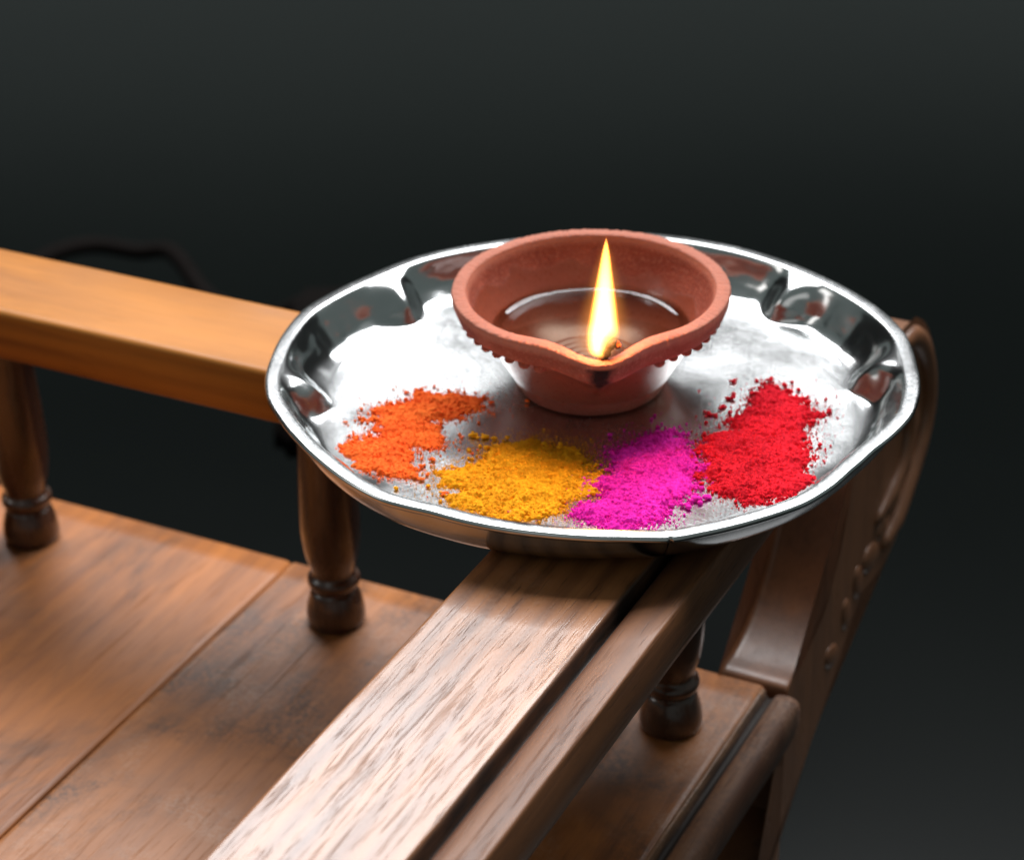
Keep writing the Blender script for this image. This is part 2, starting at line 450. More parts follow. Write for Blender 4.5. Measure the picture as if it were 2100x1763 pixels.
plank(-0.0500, 0.1352, M_plank2, 0.0285, 21)
plank(0.1356, 0.3600, M_plank, 0.0285, 22)
plank(0.3605, 0.56, M_plank, 0.0285, 23)
z = SEAT
prof = [(-0.0498, z - 0.020), (-0.0498, z - 0.001), (-0.0500, z + 0.0004), (-0.0508, z + 0.0008), (-0.0516, z + 0.0003), (-0.0522, z - 0.0018), (-0.0532, z - 0.0030), (-0.0544, z - 0.0022),
        (-0.0552, z - 0.0012), (-0.0566, z - 0.0003), (-0.0582, z - 0.0001), (-0.0605, z - 0.0002), (-0.0625, z - 0.0008), (-0.0638, z - 0.0022), (-0.0643, z - 0.0042), (-0.0642, z - 0.009), (-0.0630, z - 0.014), (-0.0610, z - 0.020)]
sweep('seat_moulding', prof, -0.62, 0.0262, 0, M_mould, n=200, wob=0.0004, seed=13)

# balusters
BAL = [(0.0086, 0.0), (0.0090, 0.0015), (0.0092, 0.0035), (0.0088, 0.0075), (0.0079, 0.0112), (0.0073, 0.0130), (0.0066, 0.0138), (0.0070, 0.0148), (0.0079, 0.0160), (0.0082, 0.0174), (0.0079, 0.0188), (0.0068, 0.0200),
       (0.0066, 0.0210), (0.0073, 0.0240), (0.0083, 0.0285), (0.0089, 0.0340), (0.0092, 0.0390), (0.0092, 0.0440), (0.0090, 0.0520), (0.0087, 0.0600), (0.0083, 0.0680), (0.0080, 0.0760), (0.0079, 0.0830), (0.0080, 0.0891)]


def lathe(name, prof, mat, parent, seg=64, loc=(0, 0, 0), cap=True):
    n = len(prof)
    V = []
    for r, zz in prof:
        for k in range(seg):
            t = 2 * pi * k / seg
            V.append((r * cos(t), r * sin(t), zz))
    F = [tuple(q) for q in grid_faces(n, seg, wrap_c=True)]
    if cap: F += [tuple(range(seg))[::-1], tuple(range((n - 1) * seg, n * seg))]
    o = mesh_obj(name, V, F, mat, parent)
    o.location = loc
    return o


def densify(p, k=3):
    """Catmull-Rom through profile points"""
    P = [np.array(q, float) for q in p]
    P = [2 * P[0] - P[1]] + P + [2 * P[-1] - P[-2]]
    out = []
    for i in range(1, len(P) - 2):
        for j in range(k):
            t = j / k
            a, b, c, d = P[i - 1], P[i], P[i + 1], P[i + 2]
            out.append(tuple(0.5 * ((2 * b) + (-a + c) * t + (2 * a - 5 * b + 4 * c - d) * t * t + (-a + 3 * b - 3 * c + d) * t ** 3)))
    out.append(tuple(P[-2]))
    return out


b0 = lathe('baluster', densify(BAL), M_turned, bench, loc=(-0.004, -0.0300, OFF + SEAT - 0.0001))
b0.scale = (1.14, 1.14, 1.0)
for k, (u, v) in enumerate(((0.0030, 0.1010), (0.0030, 0.2335), (-0.1345, -0.0300), (0.0030, 0.366))):
    c = b0.copy(); COL.objects.link(c); c.parent = bench
    c.location = (u, v, OFF + SEAT - 0.0001)
    c.rotation_euler = (0, 0, 1.3 * (k + 1))
    c.scale = (1.14, 1.14, 1.0)
# turned knob at the far left of the seat
lathe('knob', densify([(0.004, 0.0), (0.0085, 0.001), (0.0125, 0.006), (0.0140, 0.013), (0.0130, 0.020), (0.0100, 0.026), (0.005, 0.029), (0.0005, 0.030)]), wood('pale_knob_wood', 2, 9.0, light=(0.50, 0.26, 0.10), dark=(0.25, 0.1, 0.04), stain=0.1), bench, loc=(-0.012, 0.2560, OFF + SEAT - 0.0001))

# curved arm: a thick board in the u-z plane sweeping out from under the seat and up
def cr(points, k=8):
    return densify(points, k)


inner = [(0.0290, -0.1460), (0.0292, -0.1300), (0.0304, -0.1238), (0.0400, -0.1232), (0.0510, -0.1205), (0.0620, -0.1155), (0.0705, -0.1085), (0.0775, -0.0985), (0.0830, -0.0870), (0.0885, -0.0740), (0.0960, -0.0610), (0.1060, -0.0500), (0.1190, -0.0420), (0.1330, -0.0385)]
outer = [(0.1470, -0.0405), (0.1600, -0.0490), (0.1700, -0.0620), (0.1760, -0.0780), (0.1755, -0.0930), (0.1690, -0.1040), (0.1590, -0.1135), (0.1480, -0.1220), (0.1360, -0.1275), (0.1210, -0.1290), (0.1060, -0.1270), (0.0960, -0.1300), (0.0870, -0.1370), (0.0760, -0.1455), (0.0600, -0.1570), (0.0400, -0.1690), (0.0150, -0.1840), (-0.010, -0.2100), (-0.0250, -0.2600), (-0.0300, -0.3300), (-0.0300, FZ + 0.0005)]
back = [(0.0250, FZ + 0.0005), (0.0240, -0.3300), (0.0260, -0.2400), (0.0285, -0.1700)]
IN = cr(inner, 4); OU = cr(outer, 4); BK = back
outline = IN + OU + BK


def board(name, outline, v0, v1, mat, bev=0.0022, parent=bench):
    bm = bmesh.new()
    lo = [bm.verts.new((p[0], v0, p[1] + OFF)) for p in outline]
    f = bm.faces.new(lo)
    r = bmesh.ops.extrude_face_region(bm, geom=[f])
    vs = [e for e in r['geom'] if isinstance(e, bmesh.types.BMVert)]
    bmesh.ops.translate(bm, verts=vs, vec=(0, v1 - v0, 0))
    bmesh.ops.recalc_face_normals(bm, faces=bm.faces)
    eds = [e for e in bm.edges if e.is_manifold and e.calc_face_angle(0) > 1.2]
    bmesh.ops.bevel(bm, geom=eds, offset=bev, segments=3, profile=0.5, affect='EDGES', clamp_overlap=True)
    me = bpy.data.meshes.new(name); bm.to_mesh(me); bm.free()
    me.polygons.foreach_set('use_smooth', [True] * len(me.polygons))
    me.materials.append(mat)
    o = bpy.data.objects.new(name, me); COL.objects.link(o); o.parent = parent
    for p in me.polygons:
        if abs(p.normal.y) > 0.95: p.use_smooth = False
    return o


arm = board('curved_arm', outline, -0.0590, -0.0340, M_arm)
# carving on the outward face: a raised rim following the outer edge and a row of leaf bosses
def tube(name, path, rad, mat, parent, seg=10, squash=1.0, offs=(0, 0, 0)):
    P = [Vector(p) for p in path]
    V, F = [], []
    for i, p in enumerate(P):
        t = (P[min(i + 1, len(P) - 1)] - P[max(i - 1, 0)]).normalized()
        up = Vector((0, 1, 0)) if abs(t.y) < 0.9 else Vector((1, 0, 0))
        s = t.cross(up).normalized(); w = s.cross(t).normalized()
        r = rad[i] if hasattr(rad, '__len__') else rad
        for k in range(seg):
            a = 2 * pi * k / seg
            V.append(p + s * cos(a) * r + w * sin(a) * r * squash)
    F = [tuple(q) for q in grid_faces(len(P), seg, wrap_c=True)]
    F += [tuple(range(seg))[::-1], tuple(range((len(P) - 1) * seg, len(P) * seg))]
    o = mesh_obj(name, V, F, mat, parent)
    return o


cpath = cr([(0.1280, -0.0430), (0.1440, -0.0450), (0.1560, -0.0530), (0.1655, -0.0650), (0.1705, -0.0790), (0.1690, -0.0910), (0.1620, -0.1010), (0.1510, -0.1100), (0.1390, -0.1180), (0.1250, -0.1220)], 4)
tube('carving', [(p[0], -0.0592, p[1] + OFF) for p in cpath], [0.0046 * (0.5 + 0.5 * min(1, min(i, len(cpath) - 1 - i) / 4)) for i in range(len(cpath))], M_arm, arm, squash=0.7)
cp2 = cr([(0.1180, -0.0540), (0.1330, -0.0600), (0.1440, -0.0700), (0.1480, -0.0830), (0.1420, -0.0950), (0.1300, -0.1020), (0.1150, -0.1060)], 4)
tube('carving', [(p[0], -0.0592, p[1] + OFF) for p in cp2], [0.0036 * (0.4 + 0.6 * min(1, min(i, len(cp2) - 1 - i) / 4)) for i in range(len(cp2))], M_arm, arm, squash=0.8)
boss = None
for (u, zz, s) in ((0.1560, -0.0850, 1.1), (0.1500, -0.0985, 1.0), (0.1370, -0.1080, 1.0), (0.1240, -0.1140, 0.9), (0.1110, -0.1185, 1.0), (0.0985, -0.1215, 0.9), (0.0860, -0.1280, 0.9), (0.0730, -0.1370, 0.8)):
    if boss is None:
        bm = bmesh.new(); bmesh.ops.create_icosphere(bm, subdivisions=2, radius=0.0052)
        for v in bm.verts: v.co.y *= 0.20; v.co.x *= 1.35
        me = bpy.data.meshes.new('leaf_boss'); bm.to_mesh(me); bm.free()
        me.polygons.foreach_set('use_smooth', [True] * len(me.polygons)); me.materials.append(M_arm)
        boss = me
    o = bpy.data.objects.new('leaf_boss', boss); COL.objects.link(o); o.parent = arm
    o.location = (u + random.uniform(-.001, .001), -0.0588, zz + OFF); s *= random.uniform(1.1, 1.5); o.scale = (s, s, s * 0.8); o.rotation_euler = (0, radians(random.uniform(10, 70)), 0)

# ------------------------------------------------------------------ dim furniture farther back
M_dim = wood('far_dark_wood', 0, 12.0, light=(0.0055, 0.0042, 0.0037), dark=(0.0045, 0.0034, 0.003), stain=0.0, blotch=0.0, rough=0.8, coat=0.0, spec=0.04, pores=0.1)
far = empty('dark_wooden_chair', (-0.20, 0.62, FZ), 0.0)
tag(far, 'dim dark wooden chair with a curved armrest, blurred behind the amber rail', 'chair')


def box(name, x0, x1, y0, y1, z0, z1, mat, parent, bev=0.004):
    bm = bmesh.new()
    bmesh.ops.create_cube(bm, size=1.0)
    for v in bm.verts:
        v.co = Vector(((x0 + x1) / 2 + v.co.x * (x1 - x0), (y0 + y1) / 2 + v.co.y * (y1 - y0), (z0 + z1) / 2 + v.co.z * (z1 - z0)))
    bmesh.ops.bevel(bm, geom=bm.edges[:], offset=bev, segments=3, affect='EDGES')
    me = bpy.data.meshes.new(name); bm.to_mesh(me); bm.free()
    me.polygons.foreach_set('use_smooth', [True] * len(me.polygons)); me.materials.append(mat)
    o = bpy.data.objects.new(name, me); COL.objects.link(o); o.parent = parent
    return o


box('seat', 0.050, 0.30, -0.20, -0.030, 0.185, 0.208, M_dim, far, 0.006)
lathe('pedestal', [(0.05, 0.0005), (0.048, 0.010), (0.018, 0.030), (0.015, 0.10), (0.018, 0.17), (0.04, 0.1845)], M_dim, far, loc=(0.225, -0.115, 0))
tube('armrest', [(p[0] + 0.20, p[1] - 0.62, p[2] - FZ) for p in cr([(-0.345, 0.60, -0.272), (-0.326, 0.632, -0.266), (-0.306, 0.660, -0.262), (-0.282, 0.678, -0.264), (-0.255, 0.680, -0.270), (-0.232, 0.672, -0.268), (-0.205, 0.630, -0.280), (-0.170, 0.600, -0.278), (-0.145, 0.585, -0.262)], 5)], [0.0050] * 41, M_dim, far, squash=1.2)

# ------------------------------------------------------------------ the steel plate
plate = empty('steel_plate', (0, 0, TOP))
tag(plate, 'small round stainless steel plate with a pinched wavy rim, resting on the bench corner', 'plate')
tabA = np.array([-180, -172, -165, -155, -146, -129, -120, -112, -99, -87, -82, -80, -76, -66, -56, -49, -43, -35, -27, -20, -11, -2, 5, 9, 15, 25, 36, 45, 53, 64.5, 74, 90, 105, 114, 124, 135, 145, 154, 162, 173, 180.0])
tabR = np.array([.1004, .1000, .0985, .0973, .0972, .0986, .0968, .0974, .0984, .1000, .1014, .1022, .1016, .1010, .1008, .0993, .0976, .0970, .0986, .1001, .1003, .1000, .1006, .1012, .1011, .1004, .0996, .0998, .1001, .1003, .1005, .0994, .0986, .0993, .1004, .0998, .1008, .1021, .1012, .1003, .1004])


def rimR(deg):
    d = (deg + 180) % 360 - 180
    r = 0
    for o, w in ((-5, .25), (0, .5), (5, .25)):
        dd = (d + o * 0.35 + 180) % 360 - 180
        r = r + w * np.interp(dd, tabA, tabR)
    # the folded seam in the rim at the front
    s = (d + 80.2)
    r = 0.0992 + 1.12 * (r - 0.0992)
    return r - 0.0007 * np.exp(-(s / 0.28) ** 2)


ANG = np.concatenate([np.arange(-180, -83, 0.5), np.arange(-83, -78, 0.1), np.arange(-78, 180, 0.5)])
NA = len(ANG)
PIN = [(40, 1.0, 4.6), (88, .7, 5), (134, 1.05, 4.4), (179, .85, 5.2), (-146, .5, 5), (-116, .8, 6), (-84, .3, 4), (-38, .6, 6), (2, .95, 5.0)]


def adiff(a, b): return (a - b + 180) % 360 - 180


pinch = sum(w * np.exp(-(adiff(ANG, a) / s) ** 2) for a, w, s in PIN)
side = sum(w * (adiff(ANG, a) / s) * np.exp(-(adiff(ANG, a) / s) ** 2) for a, w, s in PIN)
lobe = sum(0.35 * w * np.exp(-(adiff(ANG, a) / 14) ** 2) for a, w, s in PIN)
th = np.radians(ANG)
Rr = rimR(ANG)
H = 0.0150                       # plate depth: floor (z=-0.015) to rim (z=0)
wobr = 0.00035 * fbm(ANG / 9.0 + 50, ANG * 0 + 3.3, 3, 41)
rings = []                        # (r array, z array) from the centre outwards, z relative to the world rim plane
FL = -H
DISH = 0.0024
for k, rr in enumerate(np.concatenate([[0.0005], np.linspace(0.004, 0.076, 24)])):
    rings.append((np.full(NA, rr), np.full(NA, FL) + DISH * (rr / 0.0835) ** 2 + 0.00020 * fbm(np.cos(th) * rr * 40 + 9, np.sin(th) * rr * 40 + 9, 2, 51)))
foot = 0.0835 - 0.0034 * pinch + 0.0016 * np.cos(th * 9 + 0.6) * 0.3
top = Rr - 0.0046
NW = 30
for k in range(0, NW + 1):
    t = k / NW
    # concave-convex wall: rounded foot, steep middle, rounded top
    s = t
    rr = foot + (top - foot) * s
    zz = FL + DISH + (H - DISH - 0.0002) * (t * t * (3 - 2 * t) * 0.55 + 0.45 * t ** 1.35)
    bump = sin(pi * t) ** 1.2
    skew = sin(pi * min(1, t * 1.15))
    rr = rr - bump * (0.0040 * pinch - 0.0012) - 0.0011 * side * skew + bump * wobr * 3
    rip = fbm(np.abs(adiff(ANG, 88)) / 10.0 + 20 + 0.8 * np.sin(th), ANG * 0 + t * 2.2, 3, 43)
    rr = rr + bump * 0.0009 * rip
    zz = zz + bump * 0.0004 * rip[::-1] * 0
    zz = zz + bump * (0.0022 * pinch) - bump * 0.0016 * (1 - lobe) + 0.0006 * side * sin(2 * pi * t)
    zz = np.maximum(zz, FL + DISH * 0.85 + 0.00002 * k)
    rings.append((rr, zz))
zr = 0.0004 * fbm(ANG / 30 + 5, ANG * 0 + 8, 2, 61)
zr = (zr + zr[::-1]) / 2 * 0
for dr, dz in ((-0.0043, 0.00005), (-0.0037, 0.00014), (-0.0030, 0.00017), (-0.0022, 0.00018), (-0.0014, 0.00016), (-0.0007, 0.00008), (-0.0002, -0.0002), (0.0001, -0.0006), (0.0001, -0.0012), (-0.0003, -0.0019), (-0.0011, -0.0022), (-0.0018, -0.0018), (-0.0024, -0.0012)):
    rings.append((Rr + dr, zr * 0 + dz - 0.0))
# underside of the wall back to the foot and the base
for k in range(NW, -1, -1):
    r0, z0 = rings[25 + k]
    t = k / NW
    ro = 0.0845 + (Rr - 0.0022 - 0.0845) * t + 0.0026 * sin(pi * t) * (1 - 0.3 * t)
    rings.append((np.maximum(r0 + 0.0005, ro), FL - 0.0008 + (H - 0.0010) * t ** 1.25 + 0 * r0))
for rr in (0.070, 0.050, 0.025, 0.0005):
    rings.append((np.full(NA, rr), np.full(NA, FL - 0.0009)))
V = np.array([[r * np.cos(th), r * np.sin(th), z - TOP] for r, z in rings]).transpose(0, 2, 1).reshape(-1, 3)
V[:, 2] = np.maximum(V[:, 2], 0.00003)
fast_mesh('dish', V, grid_faces(len(rings), NA, wrap_c=True)[:, ::-1], M_steel, plate)

# ------------------------------------------------------------------ the clay lamp
lamp = empty('clay_oil_lamp', (LC[0], LC[1], FLOOR_Z + 0.0003))
tag(lamp, 'terracotta oil lamp with a sooty pinched spout and lit wick, on the steel plate', 'oil lamp')
SP = -88.6
NT_ = 720
A = np.linspace(-180, 180, NT_, endpoint=False)
D = adiff(A, SP)
aD = np.abs(D)
thA = np.radians(A)
prof = [('o', 0.0005, 0.0), ('o', 0.0215, 0.0), ('o', 0.0228, 0.0003), ('o', 0.0233, 0.0012), ('o', 0.0245, 0.0035), ('o', 0.0258, 0.0060), ('o', 0.0272, 0.0085), ('o', 0.0287, 0.0110), ('o', 0.0303, 0.0140), ('o', 0.0319, 0.0168), ('o', 0.0334, 0.0192), ('o', 0.0348, 0.0213), ('o', 0.0360, 0.0230), ('o', 0.0372, 0.0241), ('o', 0.0384, 0.0246),
        ('b', 0.0398, 0.0249), ('b', 0.0408, 0.0254), ('b', 0.0415, 0.0263), ('b', 0.0421, 0.0272), ('b', 0.0427, 0.0288), ('b', 0.0432, 0.0304), ('b', 0.0435, 0.0318), ('b', 0.0434, 0.0328), ('b', 0.04345, 0.03310), ('r', 0.04325, 0.03345), ('r', 0.0430, 0.03355), ('r', 0.0428, 0.03360), ('r', 0.0418, 0.03370), ('r', 0.0410, 0.03372), ('r', 0.0401, 0.03368), ('r', 0.0394, 0.03358), ('r', 0.03922, 0.03350), ('r', 0.0390, 0.03330), ('i', 0.03885, 0.0328),
        ('i', 0.0383, 0.0318), ('i', 0.0376, 0.0300), ('i', 0.0366, 0.0280), ('i', 0.0354, 0.0260), ('i', 0.0341, 0.0240), ('i', 0.0327, 0.0220), ('i', 0.0312, 0.0200), ('i', 0.0295, 0.0180), ('i', 0.0275, 0.0160), ('i', 0.0252, 0.0138), ('i', 0.0225, 0.0116), ('i', 0.0195, 0.0098), ('i', 0.0165, 0.0088)]
for k in range(22):
    rr = 0.0155 - k * 0.00072
    prof.append(('i', max(rr, 0.0004), 0.0083 - 0.0006 * (k / 21) + 0.00042 * sin(k * 1.55)))
rg_l = []
wr = 0.00022 * np.concatenate([fbm(A[:360] / 14, A[:360] * 0 + 2, 3, 71), fbm(A[:360][::-1] / 14, A[:360] * 0 + 2, 3, 71)])
for kind, r0, z0 in prof:
    r = np.full(NT_, r0); zz = np.full(NT_, z0)
    if kind == 'o':
        f = max(0.0, (z0 - 0.0115) / 0.0131)
        e = 0.0095 * f ** 0.85; w = 2.6 + 8.4 * f
        r = r + e * np.exp(-(aD / w) ** 2 * 1.1)
    else:
        f = min(1.0, max(0.0, (z0 - 0.016) / 0.0165)) if kind == 'i' else 1.0
        fo = (z0 - 0.0246) / 0.0090
        if kind == 'b':
            e = 0.0085 - 0.0028 * fo; w = 13.0
            shoulder = 0.0010 * fo
        elif kind == 'r':
            e = 0.0060; w = 12.5; shoulder = 0.0011
        else:
            e = 0.0072 * f ** 1.5; w = 11.0; shoulder = 0.0009 * f
        r = r + e * np.exp(-(aD / w) ** 2) - shoulder * np.exp(-((aD - 27) / 10) ** 2)
        dip = 0.0019 * (1.0 if kind in 'r' else (max(0.0, fo) if kind == 'b' else f))
        zz = zz - dip * np.exp(-(aD / 13.5) ** 2)
        if kind == 'i':
            zz = zz - 0.0012 * f * np.exp(-(aD / 6) ** 2)
    jit = 1.0 if kind in 'rb' else 0.5
    r = r + wr * jit * min(1, r0 / 0.02)
    zz = zz + (0.25 * wr * (kind in 'rb'))
    if kind == 'r' or (kind == 'b' and z0 > 0.030):
        rough = 0.00034 * fbm(A * 1.3 + 300, np.full(NT_, r0 * 900), 3, 81, 0.7)
        zz = zz + rough; r = r + rough * 0.6
    # scale: keep the oval of the photographed bowl
    rg_l.append(np.stack([r * np.cos(thA), r * np.sin(thA), zz], -1))
V = np.concatenate(rg_l)
fast_mesh('bowl', V, grid_faces(len(prof), NT_, wrap_c=True), M_clay, lamp)
# row of clay beads under the rim band
bead_me = None
for k in range(46):
    a = -180 + k * 360 / 46 + 2.0
    if abs(adiff(a, SP)) < 26: continue
    if bead_me is None:
        bm = bmesh.new(); bmesh.ops.create_icosphere(bm, subdivisions=3, radius=0.0017)
        for v in bm.verts: v.co.z *= 0.85
        bead_me = bpy.data.meshes.new('bead'); bm.to_mesh(bead_me); bm.free()
        bead_me.polygons.foreach_set('use_smooth', [True] * len(bead_me.polygons)); bead_me.materials.append(M_clay)
    o = bpy.data.objects.new('bead', bead_me); COL.objects.link(o); o.parent = lamp
    rr = 0.0391 + random.uniform(-.0002, .0002)
    o.location = (rr * cos(radians(a)), rr * sin(radians(a)), 0.0244 + random.uniform(-.0003, .0002))
    s = random.uniform(0.9, 1.12); o.scale = (s, s, s)
# oil with a meniscus climbing the wall and the spout channel
OILZ = 0.0192
orad = []
for k, f in enumerate(list(np.linspace(0.01, 0.90, 16)) + [0.93, 0.955, 0.975, 0.99, 1.0, 1.006]):
    rr = 0.0307 * f
    dz = 0.0016 * max(0, (f - 0.90) / 0.10) ** 2.2
    orad.append(np.stack([rr * np.cos(thA[::4]), rr * np.sin(thA[::4]), np.full(len(thA[::4]), OILZ - 0.0006 + dz)], -1))
o = fast_mesh('oil', np.concatenate(orad), grid_faces(len(orad), len(thA[::4]), wrap_c=True)[:, ::-1], m_oil(), lamp)
# tiny bubbles
# wick: a burnt cotton roll lying in the spout, bent up at its tip
def m_wick():
    T = NT('charred_cotton')
    co = T.n('ShaderNodeTexCoord').outputs['Object']
    c = T.ramp(T.noise(co, 700, 4, 0.7), [(0.35, (0.012, 0.010, 0.009)), (0.6, (0.06, 0.045, 0.035)), (0.8, (0.30, 0.22, 0.15))])
    T.principled(**{'Base Color': c, 'Roughness': 0.85, 'Normal': T.bump(T.noise(co, 1400, 3), 0.8, 0.0004)})
    return T.m


def rel(x, y, z): return (x - LC[0], y - LC[1], z - FLOOR_Z - 0.0003)


wp = densify([rel(0.0030, -0.0040, 0.0045), rel(0.0022, -0.0140, 0.0075), rel(0.0016, -0.0220, 0.0120), rel(0.0022, -0.0268, 0.0160), rel(0.0034, -0.0280, 0.0187), rel(0.0050, -0.0272, 0.0212), rel(0.0062, -0.0262, 0.0212)], 5)
wk = tube('wick', wp, [0.0015 + 0.00028 * sin(i * 1.9) - 0.0004 * (i / len(wp)) for i in range(len(wp))], m_wick(), lamp, seg=12)
T = NT('glowing_ember')
co = T.n('ShaderNodeTexCoord').outputs['Object']
nz = T.fr(T.noise(co, 900, 3, 0.6), 0.45, 0.62)
T.principled(**{'Base Color': (0.05, 0.01, 0.005, 1), 'Roughness': 0.9, 'Emission Color': (1.0, 0.10, 0.01, 1), 'Emission Strength': T.math('MULTIPLY', nz, 3.0)})
bm = bmesh.new(); bmesh.ops.create_icosphere(bm, subdivisions=3, radius=0.0013)
for v in bm.verts: v.co *= 1 + 0.25 * float(fbm(np.array(v.co.x * 2500 + 9), np.array(v.co.y * 2500 + v.co.z * 1700 + 9), 2, 5))
me = bpy.data.meshes.new('ember'); bm.to_mesh(me); bm.free(); me.materials.append(T.m)
me.polygons.foreach_set('use_smooth', [True] * len(me.polygons))
em = bpy.data.objects.new('ember', me); COL.objects.link(em); em.parent = wk; em.location = rel(0.0066, -0.0262, 0.0207)

# flame: a volume that gives off light, brightest at its axis
FH = 0.0375


def m_flame():
    T = NT('flame_gas')
    co = T.n('ShaderNodeTexCoord').outputs['Object']
    sep = T.n('ShaderNodeSeparateXYZ', ins={0: co})
    x, y, z = sep.outputs
    h = T.math('DIVIDE', z, FH)
    cx = T.math('MULTIPLY', 0.0012, h)
    R = T.n('ShaderNodeFloatCurve', ins={0: 1.0, 1: h})
    cv = R.mapping.curves[0]
    pts = [(0.0, 0.72), (0.06, 0.95), (0.14, 1.0), (0.30, 0.88), (0.50, 0.68), (0.70, 0.46), (0.88, 0.24), (1.0, 0.0)]
    while len(cv.points) < len(pts): cv.points.new(0.5, 0.5)
    for p, q in zip(cv.points, pts): p.location = q
    R.mapping.update()
    Rm = T.math('MULTIPLY', R.outputs[0], 0.0056)
    d = T.math('SQRT', T.math('ADD', T.math('POWER', T.math('SUBTRACT', x, cx), 2.0), T.math('POWER', y, 2.0)))
    q = T.math('DIVIDE', d, T.math('MAXIMUM', Rm, 0.00005))
    core = T.n('ShaderNodeMapRange', interpolation_type='SMOOTHSTEP', ins={0: q, 1: 1.0, 2: 0.35, 3: 0.0, 4: 1.0}).outputs[0]
    halo = T.math('POWER', T.fr(q, 1.9, 0.6, 0.0, 1.0), 2.0)  # lens bloom round the flame, put into the volume as faint emission
    # the dark gas pocket round the wick
    wx = T.math('SUBTRACT', x, 0.0030); wz = T.math('SUBTRACT', z, 0.0010)
    wd = T.math('SQRT', T.math('ADD', T.math('POWER', T.math('MULTIPLY', wx, 1.0), 2.0), T.math('POWER', T.math('MULTIPLY', wz, 0.62), 2.0)))
    pocket = T.n('ShaderNodeMapRange', interpolation_type='SMOOTHSTEP', ins={0: wd, 1: 0.0022, 2: 0.0052, 3: 0.04, 4: 1.0}).outputs[0]
    st = T.math('ADD', T.math('MULTIPLY', T.math('MULTIPLY', T.math('POWER', core, 1.5), pocket), 3400.0), T.math('MULTIPLY', T.math('MULTIPLY', halo, pocket), 70.0))
    em = T.n('ShaderNodeEmission', ins={0: (1.0, 0.34, 0.055, 1), 1: st})
    T.t.links.new(em.outputs[0], T.out.inputs['Volume'])
    T.m.volume_intensity if False else None
    return T.m


fv = []
NS = 28
hs = np.linspace(0, 1, 26)
rcurve = np.interp(hs, [0, .06, .14, .30, .5, .7, .88, 1], [.72, .95, 1.0, .88, .68, .46, .24, .03]) * 0.0056 * 1.9 + 0.0006
for h_, r_c in zip(hs, rcurve):
    for k in range(NS):
        t = 2 * pi * k / NS
        fv.append((0.0012 * h_ + r_c * cos(t), r_c * sin(t), h_ * FH))
ff = [tuple(q) for q in grid_faces(26, NS, wrap_c=True)] + [tuple(range(NS))[::-1], tuple(range(25 * NS, 26 * NS))]
flame = mesh_obj('flame', fv, ff, m_flame(), lamp)
flame.location = rel(0.0024, -0.0275, 0.0188)
pl = bpy.data.lights.new('flame_light', 'POINT')
pl.energy = 0.045; pl.color = (1.0, 0.42, 0.13); pl.shadow_soft_size = 0.004
plo = bpy.data.objects.new('flame_light', pl); COL.objects.link(plo)
plo.location = (0.0030, -0.0275, 0.0360)

# ------------------------------------------------------------------ the powders
def inside_sd(px, py, poly):
    """signed distance (positive inside) to a polygon, vectorised"""
    n = len(poly)
    d = np.full(px.shape, 1e9); ins = np.zeros(px.shape, bool)
    for i in range(n):
        x0, y0 = poly[i]; x1, y1 = poly[(i + 1) % n]
        ex, ey = x1 - x0, y1 - y0
        wx, wy = px - x0, py - y0
        t = np.clip((wx * ex + wy * ey) / (ex * ex + ey * ey), 0, 1)
        d = np.minimum(d, np.hypot(wx - ex * t, wy - ey * t))
        c = ((y0 <= py) & (y1 > py)) | ((y1 <= py) & (y0 > py))
        xi = x0 + (py - y0) / np.where(abs(ey) < 1e-12, 1e-12, ey) * ex
        ins ^= c & (px < xi)
    return np.where(ins, d, -d)


ico_v = None


def grains(n_list, parent, mat, name='grains'):
    """n_list: array (n,4) x, y, z, radius -> one mesh of lumpy crumbs"""
    global ico_v, ico_f
    if ico_v is None:
        bm = bmesh.new(); bmesh.ops.create_icosphere(bm, subdivisions=1, radius=1.0)
        ico_v = np.array([v.co[:] for v in bm.verts]); ico_f = np.array([[v.index for v in f.verts] for f in bm.faces]); bm.free()
    G = np.asarray(n_list)
    n = len(G)
    rv = rng.uniform(0.72, 1.28, (n, len(ico_v), 1))
    Vg = ico_v[None] * rv * G[:, None, 3:4]
    Vg[:, :, 2] *= 0.8
    Vg = Vg + G[:, None, :3]
    Fg = ico_f[None] + (np.arange(n) * len(ico_v))[:, None, None]
    o = fast_mesh(name, Vg.reshape(-1, 3), Fg.reshape(-1, 3), mat, parent)
    o['kind'] = 'stuff'
    return o


PZ = FLOOR_Z + 0.00015
STEP = 0.00024


